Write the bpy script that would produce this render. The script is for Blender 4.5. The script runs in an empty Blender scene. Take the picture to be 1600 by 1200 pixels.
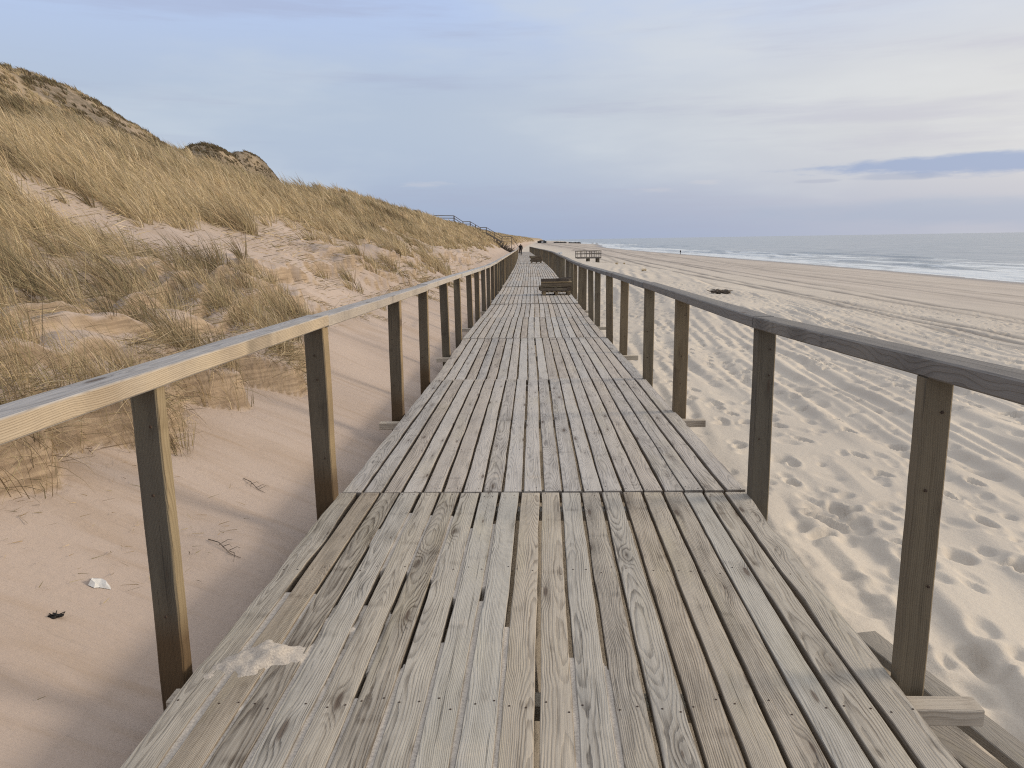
import bpy, math, random
import numpy as np
from mathutils import Matrix, Vector
random.seed(7); R = np.random.default_rng(11)
C = bpy.context.scene.collection
EYE = 1.54
# ------------------------------------------------------------------ noise
TAB = np.random.default_rng(3).random((256, 256))
def vn(x, y, s=0):
    x = np.asarray(x, float) + 37.3*s; y = np.asarray(y, float) + 71.9*s
    xi = np.floor(x).astype(int); yi = np.floor(y).astype(int); fx = x-xi; fy = y-yi
    fx = fx*fx*fx*(fx*(fx*6-15)+10); fy = fy*fy*fy*(fy*(fy*6-15)+10)
    a = TAB[xi & 255, yi & 255]; b = TAB[(xi+1) & 255, yi & 255]; c = TAB[xi & 255, (yi+1) & 255]; d = TAB[(xi+1) & 255, (yi+1) & 255]
    return (a*(1-fx)+b*fx)*(1-fy)+(c*(1-fx)+d*fx)*fy
def fbm(x, y, o=4, s=0):
    t = 0; a = .5; n = 0
    for k in range(o):
        t = t+a*vn(np.asarray(x)*2**k, np.asarray(y)*2**k, s+k*5); n += a; a *= .5
    return t/n
def sst(a, b, x):
    t = np.clip((np.asarray(x, float)-a)/(b-a), 0, 1); return t*t*(3-2*t)
# ------------------------------------------------------------------ layout of the walkway
CY = [-6, 2.04, 4.57, 9.1, 13.3, 18.4, 23, 50.6, 70.7, 112.8, 203, 345, 600, 1100, 2600]
CXV = [-.27, .05, .17, .305, .40, .56, .715, 1.45, 1.83, 2.46, 3.45, 6.5, 15.5, 38, 115]
CZV = [0, 0, 0, -.085, -.14, -.22, -.28, -.35, -.49, -.77, -1.25, -1.6, -1.9, -2.1, -2.4]
def cx(y): return np.interp(y, CY, CXV)
def cz(y): return np.interp(y, CY, CZV)
HW = 1.25
SY = [0, 300, 550, 750, 908, 1100, 2600]; SXV = [68, 68, 68, 88, 103, 101, 180]
SEA = -4.96
def shore(y): return np.interp(y, SY, SXV)+2.2*(fbm(np.asarray(y)*.012, 0*np.asarray(y)+3, 3, 4)-.5)*2
# ------------------------------------------------------------------ footprints raster on the near beach
FX0, FY0, FRES = .5, .5, .025
FW_, FH_ = int(22/FRES), int(44/FRES)
foot = np.zeros((FH_, FW_), np.float32)
def splat(px, py, ang, L, Wd, dep, rim):
    r = int(L*1.5/FRES)+1
    i0 = int((px-FX0)/FRES); j0 = int((py-FY0)/FRES)
    a, b = max(0, i0-r), min(FW_, i0+r); c, d = max(0, j0-r), min(FH_, j0+r)
    if a >= b or c >= d: return
    X = FX0+(np.arange(a, b)+.5)*FRES-px; Y = FY0+(np.arange(c, d)+.5)*FRES-py
    X, Y = np.meshgrid(X, Y)
    u = X*math.cos(ang)+Y*math.sin(ang); v = -X*math.sin(ang)+Y*math.cos(ang)
    q = np.sqrt((u/(L/2))**2+(v/(Wd/2))**2)
    foot[c:d, a:b] += (-dep*(1-sst(.55, 1.15, q)) + rim*np.exp(-((q-1.35)/.3)**2)).astype(np.float32)
for k in range(190):
    x, y = R.uniform(1.8, 20), R.uniform(1, 42)
    a = R.choice([1.45, -1.69, 1.3, 1.7, R.uniform(0, 6.28)])+R.normal(0, .15); side = 1
    old = R.random() < .42
    for st in range(int(R.uniform(8, 34))):
        x += math.cos(a)*.68; y += math.sin(a)*.68; a += R.normal(0, .05); side = -side
        fx, fy = x-math.sin(a)*.1*side, y+math.cos(a)*.1*side
        if fx < 1.75+float(cx(fy))*.5: continue
        if old: splat(fx, fy, a+R.normal(0, .2), R.uniform(.28, .40), R.uniform(.15, .24), R.uniform(.03, .05), R.uniform(.004, .010))
        else: splat(fx, fy, a+R.normal(0, .12), R.uniform(.24, .30), R.uniform(.10, .13), R.uniform(.045, .068), R.uniform(.010, .018))
for k in range(3400):
    y = R.uniform(1, 42); x = R.uniform(1.8, min(20., 3+.85*y))
    L = R.uniform(.13, .34); splat(x, y, R.normal(1.5, .6), L, L*R.uniform(.45, .75), R.uniform(.010, .034), R.uniform(.001, .006))
def footz(x, y):
    i = np.clip(((x-FX0)/FRES-.5), 0, FW_-1.001); j = np.clip(((y-FY0)/FRES-.5), 0, FH_-1.001)
    a = i.astype(int); b = j.astype(int); f = i-a; g = j-b
    z = (foot[b, a]*(1-f)+foot[b, a+1]*f)*(1-g)+(foot[b+1, a]*(1-f)+foot[b+1, a+1]*f)*g
    return z*((x > FX0+.1) & (x < FX0+21.5) & (y > FY0) & (y < FY0+43))
# ------------------------------------------------------------------ ground
PS = [0, 1.2, 1.9, 2.9, 3.5, 4.0, 5.5, 8, 12, 15, 17, 20, 26, 400]
PZ = [-.5, -.36, -.1, .36, .66, .92, 1.55, 2.6, 4.05, 4.85, 4.9, 4.6, 4.2, 3]
def toe_s(y):
    return 2.85+.7*(fbm(y*.55, 0*y+9, 2, 2)-.5)*2+.35*(fbm(y*2.1, 0*y+4, 3, 5)-.5)*2-.15*(1-sst(5, 7, y))
def tracks(x, y):
    """vehicle ruts running along the beach: depth 0..1"""
    t = np.zeros_like(x)
    for x0, sl, w, a, cur in ((13.2, .055, .15, 1, .6), (15.0, .055, .15, .9, .6), (17.6, .075, .2, .8, -.5), (19.5, .075, .2, .75, -.5), (10.6, .05, .13, .55, 1.2), (12.2, .05, .13, .5, 1.2), (24, .10, .2, .5, 1.5), (25.9, .10, .2, .5, 1.5), (33, .05, .25, .4, -2), (35, .05, .25, .4, -2), (43, .02, .3, .3, 2)):
        xc = x0+sl*np.minimum(y, 400)+cur*np.sin(y/23.+x0)
        ww = 1.5*w+.0016*y
        t = np.maximum(t, a*np.exp(-((x-xc)/ww)**2)*(.55+.9*(vn(y*.3, x0+0*y, 8))))
    return np.clip(t, 0, 1)
def ground(x, y):
    x = np.asarray(x, float); y = np.asarray(y, float)
    c = cx(y); zd = cz(y); s = c-x
    # --- dune side
    toe = toe_s(y)
    p = np.interp(s, PS, PZ)
    low = np.interp(np.clip(s, 0, None), [0, 1.2, 3.2, 9], [-.50, -.36, .50, 3.6])
    low = low+.05*(fbm(x*1.1, y*.55, 3, 6)-.5)*sst(1.2, 2, s)
    gul = np.exp(-((y-5.1)/.5)**2-((s-1.75)/.45)**2)*.10
    p = p+(fbm(x*.16, y*.10, 3, 1)-.5)*1.5*sst(4.5, 9, s)+(fbm(x*.9, y*.7, 3, 3)-.5)*.36*sst(3.4, 5, s)
    near = 1-sst(9, 11, y)
    p = p+near*(.10*sst(3, 3.4, s))*(1-sst(4.5, 6, s))
    # eroded ledges
    lm = sst(.50, .64, fbm(x*.6+3, y*.3, 3, 12))*sst(3.0, 3.3, s)*(1-sst(5.2, 7.0, s))*(1-sst(60, 110, y))
    lm = np.maximum(lm, .75*near*sst(2.6, 2.8, s)*(1-sst(4.2, 5.2, s)))
    hq = .24
    ln_ = 1.2*(fbm(x*.8, y*.5, 2, 15)-.5)*2+.32*(fbm(x*2.6, y*1.7, 3, 16)-.5)*2
    q = p/hq+ln_
    fl = np.floor(q); fr = q-fl
    pt = (fl+sst(.0, .16, fr)*.72+.28*fr)*hq-hq*ln_
    p = p*(1-lm)+pt*lm
    # scarp between the smooth drift and the eroded dune foot
    j = sst(-.05, .10, s-toe)
    p = p+.30*near*sst(0, .07, s-toe)*(1-sst(.5, 1.5, s-toe))+.10*(fbm(x*3.1, y*3.1, 3, 18)-.5)*sst(0, .2, s-toe)*(1-sst(6, 9, s))
    left = (low+gul*0+zd)*(1-j)+(np.maximum(p, low-.1)+zd*(1-sst(3, 9, s)))*j
    for y0, y1, se, hh, sd in ((9.6, 14.6, 4.0, .24, 1), (8.2, 12.4, 3.35, .17, 2), (14.2, 19.5, 4.15, .20, 3), (17, 25, 3.6, .20, 4), (22, 31, 4.3, .22, 5), (36, 46, 3.8, .25, 6)):
        e_ = se+.55*(fbm(y*.7, 0*y+sd, 2, 110+sd)-.5)*2+.30*(fbm(y*2.6+x*.4, x*.8+sd, 3, 120+sd)-.5)*2
        m_ = sst(y0, y0+.7, y)*(1-sst(y1-.9, y1, y))
        left = left+hh*m_*sst(0, .05, s-e_)*(1-sst(.3, 2.4, s-e_))
    # hummock of blown sand by the second post
    left = left+.10*np.exp(-((y-4.0)/.35)**2-((s-1.55)/.35)**2)
    # --- hills behind
    back = 5+(13.9-5)*np.exp(-((x+38)/13.)**2)*(1-sst(62, 92, y)*.72)*sst(-20, 10, y)*(1-sst(85, 125, y))
    back = back+2.2*np.exp(-((x+33)/4.)**2-((y-76)/7.)**2)*0
    b2 = 14.0*np.exp(-(((x+38.5)/8.5)**2+((y-102)/10.)**2)**1.2)
    b3 = 17.4*np.exp(-(((x+47)/9.5)**2+((y-141)/10.)**2)**1.25)
    bk = np.maximum(np.maximum(back, b2), b3)
    bk = bk+(fbm(x*.12, y*.12, 4, 21)-.5)*2.6*sst(8, 12, bk)*(1-.75*sst(90, 96, y))
    wb = sst(15, 24, s)
    left = np.where(s > 13, np.maximum(left, left*(1-wb)+bk*wb), left)
    left = left-1.1*np.exp(-((x+30)/9.)**2-((y-80)/14.)**2)
    # --- beach side
    t = x-c; sh = shore(y)
    fr = (t-HW)/(sh-c-HW)
    z0 = zd-.55
    right = z0+(SEA-z0)*np.clip(fr, 0, None)*1.0
    right = np.where(fr > 1, SEA-(fr-1)*3.0, right)
    right = np.where(t < HW, zd-.52+(-.03)*np.clip(t/HW, 0, 1), right)
    am = sst(1.1, 2.2, t)
    # wind ridges
    yy = y; xr = x-.13*yy+.5*(fbm(x*.35, y*.12, 2, 30)-.5)*2
    ph = xr/.82; f = ph-np.floor(ph)
    saw = np.where(f < .3, f/.3, (1-f)/.7); saw = saw*saw*(3-2*saw)
    k = am*(1-sst(9, 14, t))*sst(.38, .66, fbm(x*.25, y*.10, 2, 33))
    right = right+.075*(saw-.5)*k
    xr2 = x-.10*yy+.16*(fbm(x*.9, y*.4, 2, 36)-.5)*2
    ph = xr2/.33; f = ph-np.floor(ph); saw = np.where(f < .35, f/.35, (1-f)/.65)
    right = right+.05*(saw-.5)*am*(1-sst(12, 18, t))*sst(.35, .6, fbm(x*.5+7, y*.3, 2, 38))*(1-sst(30, 50, y))
    right = right+(.02+.06*sst(2.5, 6, t))*(fbm(x*.45, y*.3, 3, 40)-.5)*2*am*(1-.5*sst(12, 25, t))
    # berm with a slip face
    edge = 8.6+1.6*(fbm(y*.06, 0*y+2, 2, 44)-.5)*2+.045*np.minimum(y, 70)-6.5*sst(75, 110, y)
    bm = (1-sst(-.9, .6, t-edge))*sst(2.0, 5.5, t)*sst(16, 30, y)*(1-sst(180, 320, y))
    right = right+(.42+.3*(fbm(x*.12, y*.05, 2, 47)-.5))*bm
    right = right-.055*tracks(x, y)*sst(8, 11, t)
    right = right+footz(x, y)*(1-.0)*am
    right = right-.35*np.exp(-((x-12.7)/5.)**2-((y-126)/9.)**2)
    z = np.where(s > 0, left, right)
    return z
def grass_density(x, y):
    c = cx(y); s = c-x
    lim = np.interp(y, [0, 3, 5, 9.3, 10.4, 19, 22, 26, 34, 40, 60, 160], [3.1, 3.1, 3.2, 3.5, 6.0, 6.2, 5.6, 4.3, 4.2, 4.8, 4.6, 4.6])
    lim = lim+.9*(fbm(x*.8, y*.5, 3, 50)-.5)*2+.25*(1-sst(8, 10, y))
    band = fbm(x*.16+y*.05, y*.55, 3, 52)
    open_ = sst(.42, .53, band+.27*sst(5.5, 8.2, s)+.05*sst(20, 40, y)-.05*(1-sst(8, 10, y))*(1-sst(4.5, 6, s)))
    g = sst(-.3, .6, s-lim)*(.12+.14*sst(4.5, 6, s)+(.88-.14*sst(4.5, 6, s))*open_)*(1-.55*(1-sst(8, 10, y))*(1-sst(5.0, 7.5, s)))
    hill = sst(22, 28, s)
    pt = sst(.36, .52, fbm(x*.10+3, y*.10, 3, 57))
    return np.clip(g*(1-hill)+hill*(.62+.38*pt), 0, 1)
# ------------------------------------------------------------------ mesh helpers
def mesh_obj(name, V, F, mat=None, parent=None, smooth=False, attrs=None, mats=None, fm=None):
    V = np.asarray(V, np.float32); m = bpy.data.meshes.new(name)
    if isinstance(F, np.ndarray):
        k = F.shape[1]; n = len(F)
        m.vertices.add(len(V)); m.vertices.foreach_set('co', V.ravel())
        m.loops.add(n*k); m.loops.foreach_set('vertex_index', F.astype(np.int32).ravel())
        m.polygons.add(n); m.polygons.foreach_set('loop_start', np.arange(0, n*k, k, dtype=np.int32))
        m.update(calc_edges=True)
    else:
        m.from_pydata(V.tolist(), [], F)
    if smooth: m.polygons.foreach_set('use_smooth', np.ones(len(m.polygons), bool))
    if fm is not None: m.polygons.foreach_set('material_index', np.asarray(fm, np.int32))
    for an, av in (attrs or {}).items():
        av = np.asarray(av, np.float32)
        a = m.attributes.new(an, 'FLOAT' if av.ndim == 1 else 'FLOAT_VECTOR', 'POINT')
        a.data.foreach_set('value' if av.ndim == 1 else 'vector', av.ravel())
    for mm in (mats or [mat]):
        if mm: m.materials.append(mm)
    m.validate(); o = bpy.data.objects.new(name, m); C.objects.link(o)
    if parent:
        o.parent = parent
        if isinstance(parent, bpy.types.Object): o.matrix_parent_inverse = world_of(parent).inverted()
    return o
def world_of(o):
    M = Matrix.LocRotScale(o.location, o.rotation_euler, o.scale)
    if o.parent: M = world_of(o.parent) @ o.matrix_parent_inverse @ M
    return M
def empty(name, loc=(0, 0, 0)):
    o = bpy.data.objects.new(name, None); C.objects.link(o); o.location = loc; o.empty_display_size = .2; return o
def tag(o, label=None, cat=None, group=None, kind=None):
    for k, v in (('label', label), ('category', cat), ('group', group), ('kind', kind)):
        if v: o[k] = v
    return o
class MB:
    """collects boards, tubes and blobs into ONE mesh with wood attributes"""
    def __init__(s): s.V = []; s.F = []; s.P = []; s.W = []; s.M = []
    def board(s, o, u, v, n, L, w, t, segs=1, ch=.004, seed=None, fresh=0., wet=0., jit=0., wobble=0., freshside=None, mi=0, grime=0.):
        """o: centre of the start end; u along, v across, n thickness"""
        o, u, v, n = [np.array(q, float) for q in (o, u, v, n)]
        u /= np.linalg.norm(u); v = v-u*(v@u); v /= np.linalg.norm(v); n2 = np.cross(u, v); n = n2 if n2@n > 0 else -n2
        seed = random.random()*100 if seed is None else seed
        a, b = w/2, t/2
        ring = [(-a, -b+ch), (-a, b-ch), (-a+ch, b), (a-ch, b), (a, b-ch), (a, -b+ch), (a-ch, -b), (-a+ch, -b)]
        b0 = len(s.V); j1 = random.random()*50
        for i in range(segs+1):
            d = L*i/segs
            jl = jit*(float(vn(d*2.3+j1, seed))-.5)*2+jit*.5*(float(vn(d*9+j1, seed+4))-.5)*2
            jr = jit*(float(vn(d*2.3+j1, seed+9))-.5)*2+jit*.5*(float(vn(d*9+j1, seed+14))-.5)*2
            wb = wobble*(float(vn(d*.9+j1, seed+20))-.5)*2
            for r_, (p, q) in enumerate(ring):
                pp = p+(jl if p < 0 else jr)+wb
                s.V.append(o+u*d+v*pp+n*q); s.P.append((d, p, q))
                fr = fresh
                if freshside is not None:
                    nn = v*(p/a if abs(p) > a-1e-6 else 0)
                    fr = freshside[1] if nn@np.array(freshside[0]) > .5 else fresh  # sun-facing side: sunlit warmth painted into the fresher wood colour
                s.W.append((seed, fr, (wet if not callable(wet) else wet(d))+(grime if q < b-ch-1e-6 else grime*.55 if r_ in (1, 4) else 0)))  # plank sides painted darker so the gaps read as shadowed
        for i in range(segs):
            for k in range(8):
                p = b0+i*8+k; q = b0+i*8+(k+1) % 8; s.F.append((p, q, q+8, p+8)); s.M.append(mi)
        s.F.append(tuple(b0+k for k in range(7, -1, -1))); s.F.append(tuple(b0+segs*8+k for k in range(8))); s.M += [mi, mi]
        return s
    def beam(s, p, q, w, t, up=(0, 0, 1), **k):
        p = np.array(p, float); q = np.array(q, float); u = q-p; L = np.linalg.norm(u); v = np.cross(np.array(up, float), u)
        if np.linalg.norm(v) < 1e-6: v = np.array([1., 0, 0])
        n = np.cross(u, v); return s.board(p, u, v, n, L, w, t, **k)
    def tube(s, pts, rad, k=6, seed=0., fresh=0., wet=0., mi=0):
        pts = [np.array(p, float) for p in pts]; b0 = len(s.V); n = len(pts)
        for i, p in enumerate(pts):
            d = pts[min(i+1, n-1)]-pts[max(i-1, 0)]; d /= np.linalg.norm(d)+1e-9
            a = np.cross(d, [0, 0, 1.]); a = a if np.linalg.norm(a) > .1 else np.cross(d, [1., 0, 0]); a /= np.linalg.norm(a); b = np.cross(d, a)
            r = rad[i] if hasattr(rad, '__len__') else rad
            for j in range(k):
                an = 2*math.pi*j/k; s.V.append(p+r*(a*math.cos(an)+b*math.sin(an))); s.P.append((i*.2, an*.02, 0)); s.W.append((seed, fresh, wet))
        for i in range(n-1):
            for j in range(k):
                p = b0+i*k+j; q = b0+i*k+(j+1) % k; s.F.append((p, q, q+k, p+k)); s.M.append(mi)
        s.F.append(tuple(b0+j for j in range(k-1, -1, -1))); s.F.append(tuple(b0+(n-1)*k+j for j in range(k))); s.M += [mi, mi]
        return s
    def disc(s, c, r, h=.002, k=7, mi=1, nrm=(0, 0, 1)):
        c = np.array(c, float); nrm = np.array(nrm, float); a = np.cross(nrm, [0.3, 1, .2]); a /= np.linalg.norm(a); b = np.cross(nrm, a)
        b0 = len(s.V)
        for lev in (0, 1):
            for j in range(k):
                an = 2*math.pi*j/k; s.V.append(c+nrm*(h if lev else -.004)+r*(1-.25*lev)*(a*math.cos(an)+b*math.sin(an))); s.P.append((0, 0, 0)); s.W.append((0, 0, 0))
        for j in range(k): s.F.append((b0+j, b0+(j+1) % k, b0+k+(j+1) % k, b0+k+j)); s.M.append(mi)
        s.F.append(tuple(b0+k+j for j in range(k))); s.M.append(mi)
        return s
    def blob(s, c, r, sub=8, amp=.25, seed=0, sq=(1, 1, 1), mi=0):
        b0 = len(s.V); c = np.array(c, float); A, B = sub, sub*2
        for i in range(A+1):
            th = math.pi*i/A
            for j in range(B):
                ph = 2*math.pi*j/B; d = np.array([math.sin(th)*math.cos(ph), math.sin(th)*math.sin(ph), math.cos(th)])
                k = 1+amp*(float(fbm(d[0]*1.7+seed+5*d[2], d[1]*1.7+seed, 3))-.5)*2
                s.V.append(c+d*k*r*np.array(sq)); s.P.append((d[0], d[1], d[2])); s.W.append((seed, 0, 0))
        for i in range(A):
            for j in range(B):
                p = b0+i*B+j; q = b0+i*B+(j+1) % B; s.F.append((p, p+B, q+B, q)); s.M.append(mi)
        return s
    def build(s, name, mats, parent=None, smooth=False):
        mats = mats if isinstance(mats, (list, tuple)) else [mats]
        return mesh_obj(name, s.V, s.F, parent=parent, smooth=smooth, attrs={'pc': s.P, 'wa': s.W}, mats=mats, fm=s.M if len(mats) > 1 else None)
# ------------------------------------------------------------------ node helper
class NT:
    def __init__(s, tree): s.t = tree; s.t.nodes.clear()
    def n(s, typ, props=None, **ins):
        nd = s.t.nodes.new(typ)
        for k, v in (props or {}).items(): setattr(nd, k, v)
        for k, v in ins.items():
            key = int(k[1:]) if k[0] == 'i' and k[1:].isdigit() else k.replace('_', ' ')
            s.set(nd.inputs[key], v)
        return nd
    def set(s, sock, v):
        if isinstance(v, bpy.types.NodeSocket): s.t.links.new(v, sock)
        elif isinstance(v, bpy.types.Node): s.t.links.new(v.outputs[0], sock)
        else:
            if sock.type == 'RGBA' and len(v) == 3: v = (*v, 1)
            sock.default_value = v
    def m(s, op, a, b=0., c=0., clamp=False): return s.n('ShaderNodeMath', {'operation': op, 'use_clamp': clamp}, i0=a, i1=b, i2=c).outputs[0]
    def vm(s, op, a, b=(0, 0, 0)): return s.n('ShaderNodeVectorMath', {'operation': op}, i0=a, i1=b).outputs[0]
    def noise(s, vec, scale=1., detail=3., rough=.55, dim='3D', out=0): return s.n('ShaderNodeTexNoise', {'noise_dimensions': dim}, Vector=vec, Scale=scale, Detail=detail, Roughness=rough).outputs[out]
    def mix(s, f, a, b, mode='MIX'):
        nd = s.t.nodes.new('ShaderNodeMix'); nd.data_type = 'RGBA'; nd.blend_type = mode
        s.set(nd.inputs['Factor'], f); s.set(nd.inputs['A'] if False else nd.inputs[6], a); s.set(nd.inputs[7], b); return nd.outputs[2]
    def ramp(s, f, a, b): return s.n('ShaderNodeMapRange', {'interpolation_type': 'SMOOTHSTEP'}, Value=f, From_Min=a, From_Max=b).outputs[0]
    def lin(s, f, a, b, c, d): return s.n('ShaderNodeMapRange', None, Value=f, From_Min=a, From_Max=b, To_Min=c, To_Max=d).outputs[0]
    def xyz(s, v):
        nd = s.n('ShaderNodeSeparateXYZ', None, i0=v); return nd.outputs[0], nd.outputs[1], nd.outputs[2]
    def cmb(s, x=0., y=0., z=0.): return s.n('ShaderNodeCombineXYZ', None, i0=x, i1=y, i2=z).outputs[0]
    def attr(s, name, out='Vector'): return s.n('ShaderNodeAttribute', {'attribute_name': name}).outputs[out]
def material(name):
    m = bpy.data.materials.new(name); m.use_nodes = True; return m, NT(m.node_tree)
def finish(t, col, rough=.85, bump=None, bs=.4, bd=.002, spec=.25, **kw):
    p = t.n('ShaderNodeBsdfPrincipled', None, Base_Color=col, Roughness=rough); p.inputs['Specular IOR Level'].default_value = spec
    for k, v in kw.items(): t.set(p.inputs[k.replace('_', ' ')], v)
    if bump is not None:
        b = t.n('ShaderNodeBump', None, Strength=bs, Distance=bd, Height=bump); t.set(p.inputs['Normal'], b.outputs[0])
    o = t.n('ShaderNodeOutputMaterial'); t.t.links.new(p.outputs[0], o.inputs[0]); return p
def wood(name, light, dark, fresh_l=(.55, .40, .20), fresh_d=(.36, .22, .09), contrast=1., spacing=.0065, var=.25, sandy=0., shade=0., algae=.5):
    m, t = material(name)
    u, v, n = t.xyz(t.attr('pc')); seed, fresh, wet = t.xyz(t.attr('wa'))
    wn = t.n('ShaderNodeTexWhiteNoise', {'noise_dimensions': '1D'}, W=seed); rv = wn.outputs[0]; rc = wn.outputs[1]
    r1, r2, r3 = t.xyz(rc)
    so = t.m('MULTIPLY', seed, 3.7)
    # knots
    kv = t.cmb(t.m('ADD', t.m('MULTIPLY', u, 1.9), so), t.m('ADD', t.m('MULTIPLY', v, 9.), so), t.m('MULTIPLY', n, 6.))
    vo = t.n('ShaderNodeTexVoronoi', {'voronoi_dimensions': '2D', 'feature': 'F1'}, Vector=kv, Scale=1.)
    kd = vo.outputs['Distance']; kx, ky, kz = t.xyz(vo.outputs['Color'])
    on = t.m('GREATER_THAN', kx, .70)
    knot = t.m('MULTIPLY', t.ramp(kd, .36, .02), on); core = t.m('MULTIPLY', t.ramp(kd, t.m('MULTIPLY_ADD', ky, .13, .02), t.m('MULTIPLY', ky, .07)), on)
    # growth rings
    pu = t.cmb(t.m('MULTIPLY', u, .75), so, 1.)
    d = t.m('ADD', t.m('MULTIPLY_ADD', t.noise(pu, 1., 1.5), .13, t.m('MULTIPLY_ADD', r3, .07, -.05)), t.m('MULTIPLY', n, 1.))
    cv = t.m('ADD', v, t.m('MULTIPLY_ADD', r1, .17, -.085))
    cv = t.m('ADD', cv, t.m('MULTIPLY_ADD', t.noise(t.cmb(t.m('MULTIPLY', u, 1.7), so, 5.), 1., 2.), .05, -.025))
    rr = t.m('SQRT', t.m('ADD', t.m('MULTIPLY', cv, cv), t.m('MULTIPLY', d, d)))
    rr = t.m('ADD', rr, t.m('MULTIPLY', knot, .013))
    rr = t.m('ADD', rr, t.m('MULTIPLY_ADD', t.noise(t.cmb(t.m('MULTIPLY', u, 9.), t.m('MULTIPLY', v, 60.), so), 1., 2.), .004, -.002))
    ph = t.m('FRACT', t.m('DIVIDE', rr, t.m('MULTIPLY_ADD', r2, spacing*.7, spacing*.6)))
    ring = t.m('MULTIPLY', t.ramp(ph, .35, .85), t.ramp(ph, 1., .9))
    fib = t.noise(t.cmb(t.m('MULTIPLY', u, 5.), t.m('MULTIPLY', v, 330.), t.m('ADD', so, t.m('MULTIPLY', n, 300.))), 1., 3., .6)
    blot = t.noise(t.cmb(t.m('MULTIPLY', u, 2.5), t.m('MULTIPLY', v, 14.), so), 1., 4., .6)
    crack = t.m('MULTIPLY', t.ramp(t.noise(t.cmb(t.m('MULTIPLY', u, 1.6), t.m('MULTIPLY', v, 120.), so), 1., 2., .5), .66, .74), .8)
    rs_ = t.ramp(t.noise(t.cmb(t.m('MULTIPLY', u, 3.), t.m('MULTIPLY', v, 20.), so), 1., 3.), .3, .7)
    st_ = t.noise(t.cmb(t.m('MULTIPLY', u, 1.3), t.m('MULTIPLY', v, 70.), so), 1., 4., .65)
    f = t.m('ADD', t.m('MULTIPLY', t.m('MULTIPLY', ring, t.lin(rs_, 0, 1, .3, 1.)), .42*contrast), t.m('MULTIPLY_ADD', fib, .75*contrast, -.39*contrast))
    f = t.m('ADD', f, t.m('MULTIPLY_ADD', st_, .9, -.43))
    kb = t.m('MULTIPLY', t.ramp(t.m('ABSOLUTE', t.m('SUBTRACT', t.m('FRACT', t.m('MULTIPLY_ADD', u, 1.45, r2)), .5)), .06, .0), t.ramp(t.noise(t.cmb(t.m('MULTIPLY', u, 6.), t.m('MULTIPLY', v, 18.), so), 1., 2.), .45, .62))
    f = t.m('ADD', f, t.m('MULTIPLY', kb, .28))
    f = t.m('ADD', f, t.m('MULTIPLY_ADD', blot, .9, -.42)); f = t.m('ADD', f, t.m('MULTIPLY', knot, .30)); f = t.m('ADD', f, t.m('MULTIPLY_ADD', r3, var*1.6, -var*.8))
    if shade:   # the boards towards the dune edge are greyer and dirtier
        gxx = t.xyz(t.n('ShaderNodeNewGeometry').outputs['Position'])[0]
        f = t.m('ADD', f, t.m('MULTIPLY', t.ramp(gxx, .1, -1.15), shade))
    f = t.m('MAXIMUM', t.m('MINIMUM', f, 1.), 0.)
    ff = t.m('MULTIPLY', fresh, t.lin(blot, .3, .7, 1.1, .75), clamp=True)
    li = t.mix(ff, light, fresh_l); dk = t.mix(ff, dark, fresh_d)  # one mix for fresh wood and for the painted sunlit sides
    col = t.mix(f, li, dk)
    tint = t.mix(rv, (1.08, 1.0, .90), (.94, 1., 1.06)); col = t.mix(.7, col, tint, 'MULTIPLY')
    # greenish algae / yellowish worn zones
    big = t.noise(t.cmb(t.m('MULTIPLY', u, .9), t.m('MULTIPLY', v, 5.), t.m('ADD', so, 9.)), 1., 3.)
    col = t.mix(t.m('MULTIPLY', t.ramp(big, .5, .75), algae), col, t.mix(f, (.40, .35, .22), (.15, .125, .08)))
    col = t.mix(t.m('MULTIPLY', core, .75), col, (.085, .06, .045))
    col = t.mix(t.m('MULTIPLY', crack, .7), col, (.05, .045, .04))
    if sandy:
        gx = t.n('ShaderNodeNewGeometry').outputs['Position']
        sa = t.m('MULTIPLY', t.ramp(t.noise(gx, 3.2, 5., .65), .60, .74), sandy)
        col = t.mix(sa, col, (.50, .43, .35))
    col = t.mix(wet, col, t.mix(f, (.10, .065, .035), (.03, .02, .012)))  # damp post feet, plus the shade painted into the plank gaps
    h = t.m('SUBTRACT', t.m('MULTIPLY', fib, .7), t.m('ADD', t.m('MULTIPLY', ring, .7), t.m('MULTIPLY', crack, 2.)))
    finish(t, col, t.lin(wet, 0, 1, .8, .55), h, .75, .0025, .2)
    return m
M = {}
M['deck'] = wood('weathered_decking', (.405, .378, .352), (.10, .09, .084), contrast=1.2, sandy=.4, algae=.2)
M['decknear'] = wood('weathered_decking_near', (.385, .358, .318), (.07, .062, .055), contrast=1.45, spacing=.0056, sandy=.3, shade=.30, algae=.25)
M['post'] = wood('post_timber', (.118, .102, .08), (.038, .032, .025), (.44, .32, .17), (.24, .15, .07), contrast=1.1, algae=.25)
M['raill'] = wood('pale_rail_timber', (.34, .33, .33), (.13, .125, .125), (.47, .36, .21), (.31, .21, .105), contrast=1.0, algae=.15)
M['railr'] = wood('grey_rail_timber', (.18, .173, .168), (.06, .057, .056), contrast=.85, algae=.1)
M['pallet'] = wood('dark_pallet_timber', (.12, .095, .075), (.035, .028, .024))
M['loose'] = wood('silver_board_timber', (.42, .39, .35), (.17, .15, .13))
M['driftboard'] = wood('dark_loose_board_timber', (.25, .23, .205), (.095, .085, .075))
M['darkwood'] = wood('dark_far_timber', (.16, .14, .125), (.07, .06, .055))
m, t = material('rusty_nail'); finish(t, t.mix(t.noise(t.n('ShaderNodeNewGeometry').outputs[0], 90.), (.07, .04, .025), (.03, .025, .022)), .7); M['nail'] = m
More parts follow.
